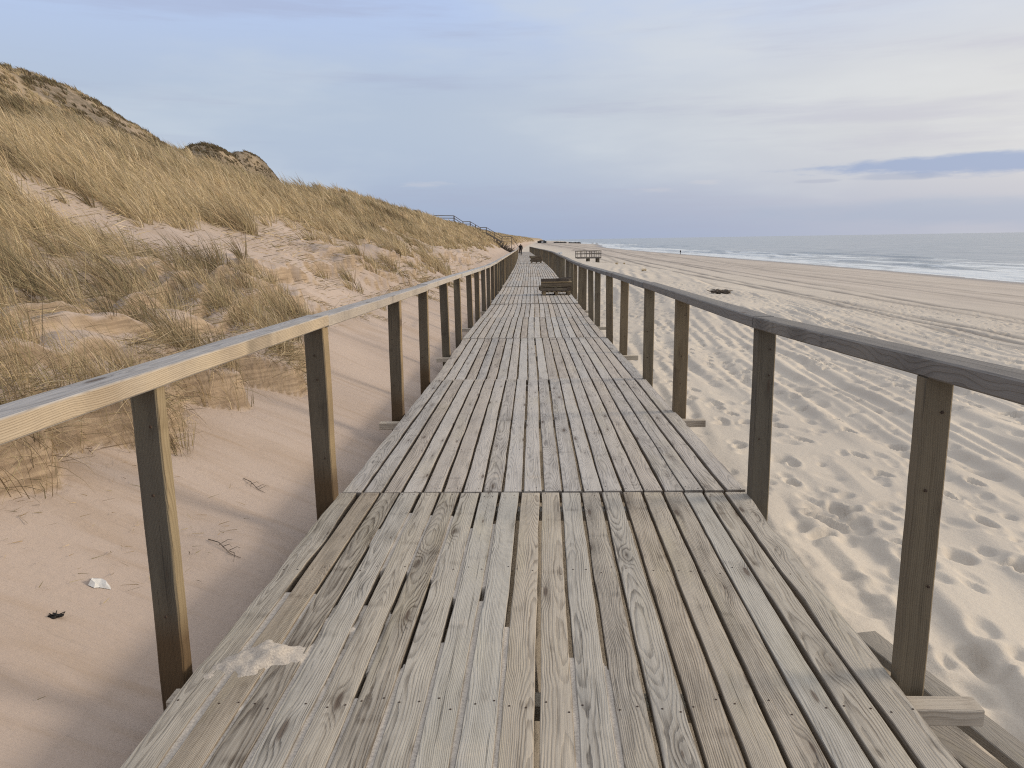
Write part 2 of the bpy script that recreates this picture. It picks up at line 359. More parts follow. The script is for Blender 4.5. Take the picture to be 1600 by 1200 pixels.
def plain(name, col, col2=None, scale=8., rough=.85):
    m, t = material(name); nz = t.noise(t.n('ShaderNodeTexCoord').outputs['Object'], scale, 4.)
    finish(t, t.mix(t.ramp(nz, .3, .7), col, col2 or tuple(c*.7 for c in col)), rough, nz, .3, .004); M[name] = m; return m
# ------------------------------------------------------------------ sand
m, t = material('sand')
P = t.n('ShaderNodeNewGeometry').outputs['Position']; X, Y, Z = t.xyz(P)
grassy = t.attr('grassy', 'Fac'); damp = t.attr('damp', 'Fac'); trk = t.attr('trk', 'Fac'); wetf = t.attr('wetf', 'Fac'); lft = t.attr('lft', 'Fac')
n1 = t.noise(P, .35, 4.); n2 = t.noise(P, 3., 5.); n3 = t.noise(P, 140., 2.); n4 = t.noise(P, 24., 3.)
col = t.mix(t.ramp(n1, .3, .7), (.485, .438, .375), (.42, .38, .33))
col = t.mix(lft, col, t.mix(t.ramp(n1, .3, .7), (.40, .325, .275), (.345, .28, .24)))
col = t.mix(t.m('MULTIPLY', t.ramp(n3, .35, .75), .35), col, (.36, .29, .23))
# wind streaks down the drift
mp = t.n('ShaderNodeMapping', None, Vector=P, Rotation=(0, 0, math.radians(52)), Scale=(.5, 7., 1.)).outputs[0]
st = t.noise(mp, 1.3, 5., .6)
mp2 = t.n('ShaderNodeMapping', None, Vector=P, Rotation=(0, 0, math.radians(48)), Scale=(.35, 1.6, 1.)).outputs[0]
st2 = t.noise(mp2, 1.2, 4., .6)
sf = t.m('MULTIPLY', lft, t.m('ADD', t.m('MULTIPLY', t.ramp(st, .50, .72), .42), t.m('MULTIPLY', t.ramp(st2, .46, .7), .5)))
col = t.mix(sf, col, (.30, .225, .165))
# flat hard beach towards the water
far = t.ramp(X, 14., 30.); mpf = t.n('ShaderNodeMapping', None, Vector=P, Rotation=(0, 0, math.radians(-3)), Scale=(.5, .03, 1.)).outputs[0]
sb = t.noise(mpf, 1., 5., .6)
col = t.mix(t.m('MULTIPLY', far, .8), col, t.mix(t.ramp(sb, .35, .68), (.42, .37, .325), (.31, .27, .235)))
col = t.mix(t.m('MULTIPLY', trk, .8), col, (.13, .115, .105))
th = t.mix(t.ramp(n4, .3, .7), (.34, .26, .16), (.16, .12, .07))
th = t.mix(t.m('MULTIPLY', t.attr('hillv', 'Fac'), .85), th, t.mix(t.ramp(n2, .3, .7), (.11, .085, .055), (.05, .046, .028)))
col = t.mix(t.m('MULTIPLY', grassy, t.lin(n2, .3, .7, .55, 1.), clamp=True), col, th)
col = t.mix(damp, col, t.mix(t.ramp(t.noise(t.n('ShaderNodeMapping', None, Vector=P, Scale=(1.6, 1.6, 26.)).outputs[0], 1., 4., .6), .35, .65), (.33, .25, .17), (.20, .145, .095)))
col = t.mix(t.m('MULTIPLY', wetf, .8), col, (.155, .135, .12))
bh = t.m('ADD', t.m('MULTIPLY', n3, .25), t.m('ADD', t.m('MULTIPLY', n4, .8), t.m('MULTIPLY', t.m('MULTIPLY', st, lft), 5.0)))
finish(t, col, t.lin(wetf, 0, 1, .95, .35), bh, .55, .012, t.lin(wetf, 0, 1, .1, .5) if False else .15)
M['sand'] = m
m, t = material('loose_sand'); P = t.n('ShaderNodeNewGeometry').outputs['Position']
finish(t, t.mix(t.ramp(t.noise(P, 120., 3.), .3, .75), (.47, .42, .36), (.32, .285, .25)), .95, t.noise(P, 160., 3.), .6, .004, .1); M['drift'] = m
# ground mesh
ys = list(np.arange(-5, 1, .5))+list(np.arange(1, 5, .03)); y = 5.
while y < 2600: ys.append(y); y *= 1.006
ys = np.array(ys); NC = 1100; ss = np.linspace(-1, 1, NC)
GY = np.repeat(ys[:, None], NC, 1); GX = ss[None, :]*(6.5+.78*np.maximum(GY, 0))
GZ = ground(GX, GY)
dzx = np.gradient(GZ, axis=1)/np.gradient(GX, axis=1); dzy = np.gradient(GZ, axis=0)/np.gradient(GY, axis=0)
steep = np.hypot(dzx, dzy)
Sg = cx(GY)-GX
dens = np.where(Sg > 2.4, np.maximum(grass_density(GX, GY), .95*sst(20, 26, Sg)*(GY > 20)), 0)
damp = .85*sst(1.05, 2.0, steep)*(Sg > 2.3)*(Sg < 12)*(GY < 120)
sh = shore(GY); wetf = sst(-9, -1.5, GX-sh+3*(fbm(GX*.05, GY*.03, 3, 60)-.5))*(Sg < 0)
hillv = sst(20, 27, Sg)*sst(.30, .5, fbm(GX*.22, GY*.22, 4, 63))
trk = np.where(Sg < -8, tracks(GX, GY), 0)*(1-wetf)
lft = sst(.2, 1.2, Sg)
idx = np.arange(len(ys)*NC).reshape(len(ys), NC)
F = np.stack([idx[:-1, :-1].ravel(), idx[:-1, 1:].ravel(), idx[1:, 1:].ravel(), idx[1:, :-1].ravel()], 1)
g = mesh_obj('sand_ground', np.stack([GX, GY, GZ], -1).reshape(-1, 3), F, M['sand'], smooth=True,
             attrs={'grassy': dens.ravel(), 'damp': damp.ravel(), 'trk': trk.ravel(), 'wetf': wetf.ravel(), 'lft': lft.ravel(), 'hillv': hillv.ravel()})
tag(g, 'pale rippled beach sand rising on one side into a grassy dune', 'ground', kind='structure')
# ------------------------------------------------------------------ marram grass
m, t = material('marram'); gc = t.attr('gcol')
df = t.n('ShaderNodeBsdfDiffuse', None, Color=gc); tr = t.n('ShaderNodeBsdfTranslucent', None, Color=gc)
mx = t.n('ShaderNodeMixShader', None, i0=.28, i1=df.outputs[0], i2=tr.outputs[0]); t.t.links.new(mx.outputs[0], t.n('ShaderNodeOutputMaterial').inputs[0]); M['grass'] = m
STRAW = np.array([(.62, .49, .315), (.53, .415, .26), (.68, .565, .385), (.48, .395, .23), (.33, .285, .165), (.40, .295, .18), (.23, .18, .115)])
def blades(rx, ry, rz, out, ln, wd, colr, lean=.38, segs=3, droop=.3, flat=0., upv=None):
    """strip blades; rx.. arrays of roots, out (n,2) outward vectors"""
    n = len(rx); up = R.uniform(.75, 1.1, n)*(1-flat)+.12*flat if upv is None else R.normal(upv, .25, n)
    d = np.stack([-lean*R.uniform(.5, 1.25, n)+out[:, 0], -.12+R.normal(0, .12, n)+out[:, 1], up], 1); d /= np.linalg.norm(d, axis=1)[:, None]
    bend = np.stack([-R.uniform(.05, .4, n)*(1-flat), R.normal(-.04, .13, n), -droop*R.uniform(.2, 1.4, n)*(1-flat)], 1)
    ts = np.linspace(0, 1, segs+1); root = np.stack([rx, ry, rz], 1)
    side = np.stack([-d[:, 1]+R.normal(0, .4, n), d[:, 0]+R.normal(0, .4, n), R.normal(0, .25, n)], 1)
    # face roughly across the view from the walkway
    side = np.cross(d, np.stack([rx, ry, 0*rx], 1)/np.hypot(rx, ry)[:, None])+.5*R.normal(0, 1, (n, 3)); side /= np.linalg.norm(side, axis=1)[:, None]
    V = np.zeros((n, 2*segs+1, 3)); Cc = np.zeros((n, 2*segs+1, 3))
    for i, tt in enumerate(ts):
        c = root+ln[:, None]*(d*tt+bend*tt*tt); w = wd*(1-.85*tt**1.5)*.5
        shade = (.72+.36*tt)
        if i < segs:
            V[:, 2*i] = c-side*w[:, None]; V[:, 2*i+1] = c+side*w[:, None]; Cc[:, 2*i] = Cc[:, 2*i+1] = colr
        else: V[:, 2*i] = c; Cc[:, 2*i] = colr
    k = 2*segs+1; base = (np.arange(n)*k)[:, None]; T = []
    for i in range(segs-1):
        a, b, c_, e = 2*i, 2*i+1, 2*i+3, 2*i+2; T += [(a, b, c_), (a, c_, e)]
    T.append((2*segs-2, 2*segs-1, 2*segs))
    T = np.array(T); Fb = (base[:, :, None]+T[None]).reshape(-1, 3)
    return V.reshape(-1, 3), Fb, Cc.reshape(-1, 3)
def tuft_field(N, sampler, per, rad):
    pass
class Grass:
    def __init__(s): s.V = []; s.F = []; s.C = []; s.n = 0
    def add(s, r): V, F, Cc = r; s.V.append(V); s.F.append(F+s.n); s.C.append(Cc); s.n += len(V)
    def build(s, name): return mesh_obj(name, np.concatenate(s.V), np.concatenate(s.F), M['grass'], attrs={'gcol': np.concatenate(s.C)})
def tufts(G, tx, ty, per, rad, ln, wmul=1., tone=None, lean=.38, lenjit=.35):
    """tx, ty tuft centres -> blades"""
    n = len(tx)
    if n == 0: return
    k = np.repeat(np.arange(n), per); m_ = len(k)
    a = R.uniform(0, 6.283, m_); r = np.sqrt(R.random(m_))*np.repeat(rad, per)
    bx = tx[k]+np.cos(a)*r; by = ty[k]+np.sin(a)*r*1.1
    o = np.stack([np.cos(a), np.sin(a)], 1)*(r/np.repeat(rad, per))[:, None]*.38
    dist = np.hypot(bx, by)
    L = np.repeat(ln, per)*R.uniform(1-lenjit*1.3, 1+lenjit, m_); w = np.maximum(.0038, .00072*dist)*R.uniform(.7, 1.3, m_)*wmul
    tn = fbm(tx*.5, ty*.5, 3, 70) if tone is None else tone
    base = STRAW[R.integers(0, 4, m_)]; dark = STRAW[R.integers(4, 7, m_)]
    mixf = np.clip((np.repeat(tn, per)-.45)*2.6+R.normal(0, .24, m_)+.12, 0, 1)[:, None]
    colr = (base*(1-mixf)+dark*mixf)*R.uniform(.72, 1.15, (m_, 1))*(1-.5*sst(.68, .95, np.repeat(tn, per)))[:, None]
    G.add(blades(bx, by, ground(bx, by)-.01, o, L, w, colr, lean=lean))
G = Grass()
def scatter(x0, x1, y0, y1, dens_m2, per, **k):
    """x in offsets left of the walkway centre"""
    N = int((x1-x0)*(y1-y0)*dens_m2/per)
    s = R.uniform(x0, x1, N); yy = R.uniform(y0, y1, N); xx = cx(yy)-s
    keep = R.random(N) < grass_density(xx, yy)
    keep &= (xx > -(.76*yy+5)) & (xx > -62)
    xx, yy = xx[keep], yy[keep]; n = len(xx)
    s_ = cx(yy)-xx
    ln = R.uniform(.28, .74, n)*R.uniform(.8, 1.1, n)*(1-.25*sst(20, 30, s_)); rad = R.uniform(.04, .15, n)*k.get('rs', 1.)
    shrub = np.maximum(np.exp(-((xx+38)/7)**2-((yy-100)/9)**2), np.exp(-((xx+46)/8)**2-((yy-139)/9)**2))
    tone = fbm(xx*.45, yy*.28, 3, 70)+.10*sst(10, 16, s_)+(.2+.34*sst(.33, .55, fbm(xx*.22, yy*.22, 4, 63)))*sst(17, 28, s_)+.5*sst(.25, .6, shrub)
    tone = tone+R.normal(0, .13, n)
    tufts(G, xx, yy, per, rad, ln, tone=tone)
scatter(3.0, 10, 3, 9, 900, 30)
scatter(10, 20, 5, 14, 420, 30)
scatter(3.4, 10, 9, 16, 820, 30)
scatter(10, 20, 14, 26, 260, 26, rs=1.3)
scatter(3.6, 18, 16, 28, 330, 26, rs=1.2)
scatter(3.6, 18, 28, 48, 130, 22, rs=1.6)
scatter(3.8, 18, 48, 80, 60, 18, rs=2.)
scatter(3.8, 18, 80, 130, 26, 14, rs=2.5)
scatter(3.8, 18, 130, 230, 10, 10, rs=4.)
scatter(2.4, 20, 230, 520, 3.0, 8, rs=6.)
scatter(2.0, 20, 520, 1150, .7, 6, rs=10.)
scatter(17, 62, 18, 60, 80, 18, rs=2.2)
scatter(17, 62, 60, 110, 50, 14, rs=2.6)
scatter(22, 62, 110, 160, 26, 10, rs=3.5)
# shaggy brown tufts on the eroded bank
nb = 230; yb = R.uniform(3.2, 10.5, nb); sb_ = toe_s(yb)+R.uniform(.1, 2.0, nb)*R.uniform(.3, 1, nb); kp = fbm(sb_*1.3, yb*1.1, 3, 88) > .44; yb = yb[kp]; sb_ = sb_[kp]; nb = len(yb)
tufts(G, cx(yb)-sb_, yb, 46, R.uniform(.05, .16, nb), R.uniform(.2, .5, nb), tone=R.uniform(.42, .85, nb), lean=.12, lenjit=.5)
nb = 160; yb = R.uniform(10.5, 36, nb); sb_ = toe_s(yb)+R.uniform(.2, 2.2, nb); kp = (fbm(sb_*1.3, yb*.6, 3, 89) > .52) & (yb > 14.5); yb = yb[kp]; sb_ = sb_[kp]; nb = len(yb)
tufts(G, cx(yb)-sb_, yb, 40, R.uniform(.06, .2, nb), R.uniform(.2, .5, nb), tone=R.uniform(.42, .8, nb), lean=.2, lenjit=.5)
# dead stalks lying on the eroded dune foot
def litter(N, y0, y1, s0, s1, ln0, ln1):
    yy = R.uniform(y0, y1, N); s = R.uniform(s0, s1, N); keep = (s > np.minimum(toe_s(yy), s1-.01)-.05-(1. if s0 < 2 else 0)) & (R.random(N) < .15+.85*sst(.42, .62, fbm(s*1.1, yy*.8, 3, 81)))
    yy = yy[keep]; s = s[keep]; xx = cx(yy)-s; n = len(xx); a = R.uniform(0, 6.283, n)
    colr = STRAW[R.integers(0, 7, n)]*R.uniform(.45, 1.05, (n, 1))
    w = np.maximum(.004, .0007*np.hypot(xx, yy))
    G.add(blades(xx, yy, ground(xx, yy)+.012, np.stack([np.cos(a)*.9+.3, np.sin(a)*.9], 1), R.uniform(ln0, ln1, n), w, colr, lean=.1, flat=.92))
litter(260, 2.3, 5, 1.7, 2.9, .02, .09); litter(9000, 3, 10, 2.7, 6.5, .12, .42); litter(5000, 10, 26, 3.2, 7, .1, .4); litter(1600, 26, 60, 3.2, 7, .15, .5)
# roots and dead blades hanging over the scarp
yy = np.concatenate([R.uniform(3, 9.5, 7500), R.uniform(9.5, 40, 3000)]); keep = R.random(len(yy)) < sst(.40, .60, fbm(yy*1.1, 0*yy, 3, 85)); yy = yy[keep]
sx_ = toe_s(yy)+R.uniform(.02, .4, len(yy)); xx = cx(yy)-sx_
colr = STRAW[R.integers(0, 7, len(yy))]*R.uniform(.5, 1.05, (len(yy), 1))
G.add(blades(xx, yy, ground(xx, yy)+.01, np.stack([R.uniform(.2, .9, len(yy)), R.normal(0, .5, len(yy))], 1), R.uniform(.12, .42, len(yy)), np.maximum(.0035, .0006*yy), colr, lean=.0, droop=.55, upv=.15))
go = G.build('dune_grass'); tag(go, 'straw coloured marram grass covering the dune slope', 'grass', kind='stuff')
def clump(name, label, x, y, n, rad, ln, lean=.5, tone=.55, group=None, wm=1.):
    H = Grass(); k = max(1, n//30); a = R.uniform(0, 6.28, k); r = np.sqrt(R.random(k))*rad
    tufts(H, x+np.cos(a)*r, y+np.sin(a)*r, 30, np.full(k, rad*.45), np.full(k, ln), wmul=wm, tone=np.full(k, tone), lean=lean, lenjit=.5)
    return tag(H.build(name), label, 'grass tuft', group)
clump('grass_tuft', 'bushy upright grass tuft at the upper rim of the bare sand sheet', -5.35, 15.6, 420, .30, .75, .35, .62, 'separate marram tufts along the dune foot')
clump('grass_tuft', 'dark shaggy grass clump drooping over the end of the sand ledge', -3.85, 9.75, 380, .28, .42, .1, .8, 'separate marram tufts along the dune foot')
clump('grass_tuft', 'brown hanging grass clump on the eroded bank beside the nearest dune-side rail', -3.2, 4.75, 330, .22, .5, .1, .7, 'separate marram tufts along the dune foot')
clump('grass_tuft', 'dense dark grass clump above the bank at the photo edge', -4.5, 6.6, 420, .3, .62, .25, .72, 'separate marram tufts along the dune foot')
clump('grass_tuft', 'wide pale tuft reaching down towards the rail past the sand ledges', -2.9, 30.5, 330, .55, .8, .4, .45, 'separate marram tufts along the dune foot', 1.)
# ------------------------------------------------------------------ boardwalk
walk = tag(empty('boardwalk', (0, 0, 0)), 'long weathered grey plank boardwalk stretching straight to the distance', 'boardwalk')
PITCH = 4.4; seams = [.17+PITCH*k for k in range(0, 41)]
NP = 20
def frame(y0, y1):
    a = np.array([cx(y0), y0, cz(y0)]); b = np.array([cx(y1), y1, cz(y1)]); u = b-a; L = np.linalg.norm(u); u /= L
    v = np.cross(u, [0, 0, 1.]); v /= np.linalg.norm(v); return a, u, v, np.cross(v, u), L
gapinfo = []
for k in range(len(seams)-1):
    y0, y1 = seams[k], seams[k+1]
    a, u, v, n, L = frame(y0, y1); L -= .008
    mb = MB(); far = k > 8
    dn = random.uniform(-.012, .012) if k > 0 else 0
    pw = 2*HW/NP; off = random.uniform(-.012, .012)
    for j in range(NP):
        c = -HW+pw*(j+.5)+off+random.uniform(-.0018, .0018)
        w = pw-random.uniform(.0125, .020) if not far else pw-.022
        edge = j in (0, NP-1)
        if edge: c += (.008 if j else -.008); w += .006
        e0 = random.uniform(0, .006); e1 = random.uniform(0, .006)
        up = n*(dn+random.uniform(-.0022, .0022)-.0225)
        sk = random.uniform(-.0035, .0035)
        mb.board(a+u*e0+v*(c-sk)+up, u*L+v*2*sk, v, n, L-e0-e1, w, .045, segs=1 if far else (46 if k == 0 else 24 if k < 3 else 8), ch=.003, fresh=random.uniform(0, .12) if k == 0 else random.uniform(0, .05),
                 jit=.0028 if not edge else (.009 if k < 3 else .003), wobble=.0015, grime=.95)  # side faces darkened in colour to give black, shadowed gaps
        if k < 4:
            for d in (.05, 1.08, 2.18, 3.25, L-.05):
                for q in ((-.032, .032) if random.random() < .55 else (random.choice((-.03, .03)),)):
                    mb.disc(a+u*(d+random.uniform(-.045, .045))+v*(c+q+random.uniform(-.012, .012))+up+n*.0230, .0052, .0008)
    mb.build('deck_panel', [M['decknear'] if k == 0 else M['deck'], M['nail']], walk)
    # crossbeams: the middle one sticks out on both sides
    for d, ex in (((.16, -.05), (2.29, .26), (L-.16, -.05)) if k < 9 else ((2.29, .26),)):
        b = MB(); p = a+u*d-n*.079; el_ = ex if ex < 0 else (.07 if k == 0 else .22)
        b.board(p-v*(HW+el_+random.uniform(-.02, .02)), v, u, n, 2*HW+ex+el_+random.uniform(-.03, .03), .085, .062, segs=2, ch=.004, fresh=.1); b.build('crossbeam', M['loose'], walk)
# drifted sand lying in the gaps and on the boards by the near post
gx = np.arange(-1.38, 1.35, .008); gy = np.arange(1.2, 4.5, .01); SX, SYY = np.meshgrid(gx, gy)
dd = SX-cx(SYY)
fill = fbm(SX*2.2, SYY*1.1, 3, 91)+.30*(1-sst(-1.2, .1, dd+.45*(SYY-2)))+.15*(1-sst(2.0, 3.0, SYY))-.10*sst(-.1, .3, dd)-.3*sst(.25, .5, dd)
h = -.16+.156*sst(.618, .626, fill)-.004*vn(SX*40, SYY*12, 3)
px, py = -.97, 2.66
uu = (SX-px)*.77+(SYY-py)*.64; vv = -(SX-px)*.64+(SYY-py)*.77
pile = .034*np.exp(-(uu/.20)**2-(vv/.10)**2)*(1+1.6*(fbm(SX*9, SYY*9, 4, 95)-.5))-.013+.030*(fbm(SX*13, SYY*13, 4, 96)-.5)
h = np.maximum(h, pile*(np.exp(-(uu/.40)**2-(vv/.26)**2) > .12)+(-.2)*(np.exp(-(uu/.40)**2-(vv/.26)**2) <= .12))
h = np.where(np.abs(dd) > HW-.012, -.2, h)
SZ = h+np.interp(SYY, CY, CZV)
keepv = h > -.19
ix = np.arange(h.size).reshape(h.shape)
Fq = np.stack([ix[:-1, :-1].ravel(), ix[:-1, 1:].ravel(), ix[1:, 1:].ravel(), ix[1:, :-1].ravel()], 1)
mk = (h > -.155); mq = (mk[:-1, :-1] | mk[:-1, 1:] | mk[1:, 1:] | mk[1:, :-1]).ravel(); Fq = Fq[mq]
us, inv = np.unique(Fq, return_inverse=True)
ds = mesh_obj('drifted_sand', np.stack([SX, SYY, SZ], -1).reshape(-1, 3)[us], inv.reshape(Fq.shape), M['drift'], smooth=True)
tag(ds, 'pale sand drifted over the boards and filling the plank gaps', 'sand', kind='stuff')
# ------------------------------------------------------------------ railings
PH = 1.06; posts = []
for k in range(0, 40):
    posts += [seams[k]+2.41, seams[k+1]-.10]
def railing(side, label):
    o = tag(empty('wooden_railing', (float(cx(2.5))+side*1.3, 2.5, 0)), label, 'railing')
    rm = M['raill'] if side < 0 else M['railr']
    PX = []
    for i, py in enumerate(posts):
        c = np.array([cx(py), py, cz(py)]); a, u, v, n, L = frame(py-.5, py+.5)
        X = c+v*side*(HW+(.062 if side < 0 else .047)+random.uniform(-.012, .012)); ti = random.uniform(-.014, .014)
        if i == 0: X = X+v*side*(.045 if side < 0 else .022); ti = 0
        pw_, pd_ = {(-1, 0): (.098, .068), (-1, 1): (.116, .112), (1, 0): (.098, .062), (1, 1): (.106, .10)}.get((side, i), (random.uniform(.106, .118), random.uniform(.088, .108)))
        mb = MB(); zb = -.62; top = PH+random.uniform(-.006, .006)+(.014 if (side, i) == (1, 0) else -.042 if (side, i) == (1, 1) else 0)
        wetf_ = (lambda d: float(np.clip(1-(d-.62-.12)/.14, 0, .95))) if side < 0 and i < 4 else 0.
        fs = ((1, 0, 0), .5) if side < 0 else ((1, 0, 0), .3)  # warm sunlight put into the colour of the sunward post faces
        near = i < 5
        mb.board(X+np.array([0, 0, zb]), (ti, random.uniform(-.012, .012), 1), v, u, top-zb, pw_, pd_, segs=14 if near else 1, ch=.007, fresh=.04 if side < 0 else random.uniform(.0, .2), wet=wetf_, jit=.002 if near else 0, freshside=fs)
        if near:
            for zz in (random.uniform(.2, .4), random.uniform(.5, .75), random.uniform(.88, 1.0)): mb.disc(X+np.array([random.uniform(-.02, .03), 0, zz])-u*.054, .006, .001, nrm=-u)
        mb.build('post', [M['post'], M['nail']], o)
        PX.append(X)
    # rail pieces two posts long, first one starting behind the camera
    start = cx(-1.2)+side*(HW+(.062 if side < 0 else .047))
    if side < 0: start = -1.55
    else: start = 1.36
    nodes = [np.array([start, -1.2, 0])]+[PX[i] for i in range(1, len(PX), 2)]
    for i in range(len(nodes)-1):
        p, q = nodes[i].copy(), nodes[i+1].copy(); p[2] = cz(p[1])+PH+.033; q[2] = cz(q[1])+PH+.033
        p[2] += random.uniform(-.008, .008) if i else 0
        if side > 0 and i == 0: p[2] += .125; q[2] -= .042
        if side > 0 and i == 1: p[2] -= .040
        d = (q-p)/np.linalg.norm(q-p); p = p+d*.004; L = np.linalg.norm(q-p)-.004
        mb = MB(); v = np.cross(d, [0, 0, 1.])
        mb.board(p-v*side*.01, d, v, (0, 0, 1), L, .128, .066, segs=40 if i < 3 else 8 if i < 8 else 1, ch=.006, fresh=.0, jit=.0016, wobble=.004, freshside=((1, 0, 0), .6 if i == 0 else .25) if side < 0 else ((-1, 0, 0), .0))  # dune-side rail: sunlit warmth put into its inner face colour
        mb.build('handrail', rm, o)
    return o
railing(-1, 'timber railing on the dune side of the boardwalk, its inner face lit warm')
railing(1, 'timber railing with dark grey handrail on the sea side of the boardwalk')
# ------------------------------------------------------------------ pallets
def pallet(x, y, z, rot, label, group, w=.98, d=.8, h=.145, tone=0., solid=False):
    o = tag(empty('wooden_pallet', (x, y, z)), label, 'pallet', group); o.rotation_euler = (0, 0, rot)
    cr, sr = math.cos(rot), math.sin(rot); U = np.array([cr, sr, 0]); Vv = np.array([-sr, cr, 0]); Nn = np.array([0, 0, 1.]); B = np.array([x, y, z])
    for q in (-1, 0, 1):
        MB().board(B+U*(q*(w/2-.055))-Vv*d/2+Nn*.011, Vv, U, Nn, d, .1, .021, fresh=tone).build('skid_board', M['pallet'], o)
        mb = MB()
        if solid: mb.board(B+U*(q*(w/2-.03))-Vv*d/2+Nn*.061, Vv, U, Nn, d, .05, .078, fresh=tone)
        for r in (() if solid else (-1, 0, 1)): mb.board(B+U*(q*(w/2-.055))+Vv*(r*(d/2-.07)-.065)+Nn*(.0225+.038), Vv, U, Nn, .13, .1, .076, fresh=tone+random.uniform(0, .35))
        mb.build('block_row', M['pallet'], o)
    for r in (-1, 0, 1):
        MB().board(B-U*w/2+Vv*(r*(d/2-.055))+Nn*.111, U, Vv, Nn, w, .1, .02, fresh=tone).build('stringer_board', M['pallet'], o)
    for i in range(6):
        MB().board(B+U*(-w/2+.06+(w-.12)*i/5)-Vv*d/2+Nn*.1335, Vv, U, Nn, d, random.uniform(.09, .13), .022, fresh=tone+random.uniform(0, .3)).build('top_board', M['pallet'], o)
    return o
def plank(x, y, z, L, w, th, yaw, pitch, label, group=None, mat='pallet', name='loose_plank', fresh=0., segs=6):
    d = np.array([math.cos(yaw)*math.cos(pitch), math.sin(yaw)*math.cos(pitch), math.sin(pitch)])
    v = np.cross([0, 0, 1.], d); mb = MB(); mb.board(np.array([x, y, z])-d*L/2, d, v, np.cross(d, v), L, w, th, segs=segs, jit=.002, fresh=fresh)
    return tag(mb.build(name, M[mat]), label, 'plank', group)
gp = 'pallets stacked on the boardwalk'
yp = 25.9; zp = float(cz(yp))+.004; xp = 1.50
pallet(xp+.02, yp, zp, 0, 'bottom pallet of the nearer stack, resting on the deck boards', gp, w=.92, tone=.15)
pallet(xp-.03, yp+.01, zp+.148, math.pi/2+.03, 'dark middle pallet of the nearer stack', gp, w=.82, d=1.0, solid=True)
pallet(xp+.03, yp+.02, zp+.296, math.pi/2-.04, 'uppermost pallet of the nearer stack, carrying loose planks', gp, w=.8, d=1.02, solid=True, tone=.1)
gl = 'loose planks on top of the pallet stacks'
plank(xp-.03, yp-.25, zp+.445+.055, .92, .06, .10, .02, .0, 'thick dark beam along the front of the nearer pallet stack', gl, name='loose_beam')
plank(xp+.12, yp+.0, zp+.445+.06, .85, .11, .035, .12, .05, 'tilted plank in the middle on top of the nearer pallet stack', gl)
plank(xp+.2, yp+.22, zp+.445+.08, .75, .10, .04, -.1, .10, 'rearmost slanting plank on top of the nearer pallet stack', gl)
y2 = 67.5; z2 = float(cz(y2))+.004; x2 = 2.24
pallet(x2+.03, y2, z2, 0, 'bottom pallet of the far stack further along the boardwalk', gp, w=.9)
pallet(x2, y2, z2+.148, math.pi/2+.04, 'second pallet from the deck in the far stack', gp, w=.8, d=.98, solid=True)
pallet(x2+.05, y2, z2+.296, math.pi/2-.05, 'shifted third pallet of the far stack', gp, w=.8, d=1.0, solid=True)
pallet(x2-.02, y2, z2+.444, math.pi/2+.07, 'topmost pallet of the far stack', gp, w=.8, d=1.0, solid=True)
plank(x2-.1, y2-.1, z2+.60+.02, 1.0, .12, .035, .06, .02, 'single plank lying across the top of the far pallet stack', gl)
# ------------------------------------------------------------------ loose boards on the sand under the sea-side rail
def loose(x0, y0, x1, y1, z0, z1, w, th, label, fresh=0.):
    p = np.array([x0, y0, z0-th/2]); q = np.array([x1, y1, z1-th/2]); d = q-p; L = np.linalg.norm(d); v = np.cross(d, [0, 0, 1.]); mb = MB()
    mb.board(p, d, v, (0, 0, 1), L, w, th, segs=24, jit=.003, wobble=.004, fresh=fresh)
    return tag(mb.build('loose_board', M['driftboard']), label, 'board', 'loose boards on the sand below the railing')
loose(1.80, 3.66, 2.20, 1.3, -.475, -.44, .125, .05, 'dark weathered board lying on the sand, furthest from the deck', .05)
loose(1.60, 3.16, 2.10, 1.2, -.43, -.41, .14, .055, 'grey board under the protruding crossbeam end, between two others', .05)
loose(1.50, 2.98, 1.86, 1.2, -.45, -.43, .10, .05, 'narrow tan board close along the edge of the deck', .3)
# ------------------------------------------------------------------ small things on the sand
plain('plastic', (.55, .55, .55), (.42, .42, .42), 20., .35); plain('seaweed', (.035, .03, .028), (.015, .013, .012), 40.); plain('bark', (.12, .095, .075), (.055, .045, .036), 20.)
def gz(x, y): return float(ground(np.array([x]), np.array([y]))[0])
def put(px_, py_, gx_, gy_): return gx_, gy_, gz(gx_, gy_)
def ray_ground(px_, py_):
    d = FWD+RIGHT*(px_-800)/1202.+UP*(600-py_)/1202.; tt = .5
    while tt < 3000:
        p = np.array([0, 0, EYE])+d*tt
        if gz(p[0], p[1]) > p[2]: break
        tt *= 1.004
    return p
pit = math.atan(225/1202.); ro = .0155
FWD = np.array([0, math.cos(pit), -math.sin(pit)]); U0 = np.array([0, math.sin(pit), math.cos(pit)]); W0 = np.array([1., 0, 0])
UP = U0*math.cos(ro)+W0*math.sin(ro); RIGHT = W0*math.cos(ro)-U0*math.sin(ro)
x, y, z = ray_ground(154, 914)
n_ = 12; V = []; Fp = []
ang = np.linspace(0, 6.283, n_, endpoint=False); rr = .032+.012*np.sin(ang*3+1)
for lev, hh in ((0, .004), (1, .022)):
    for a_, r_ in zip(ang, rr): V.append((x+math.cos(a_)*r_*1.3*(1-.35*lev), y+math.sin(a_)*r_*(1-.35*lev), z+hh+.010*math.sin(a_*2)*lev-.5*math.cos(a_)*r_*1.3*(1-.35*lev)))
Fp = [tuple(range(n_-1, -1, -1)), tuple(range(n_, 2*n_))]+[(i, (i+1) % n_, n_+(i+1) % n_, n_+i) for i in range(n_)]
tag(mesh_obj('plastic_scrap', V, Fp, M['plastic']), 'crumpled white plastic scrap lying on the sand slope', 'litter')
x, y, z = ray_ground(86, 966); mb = MB()
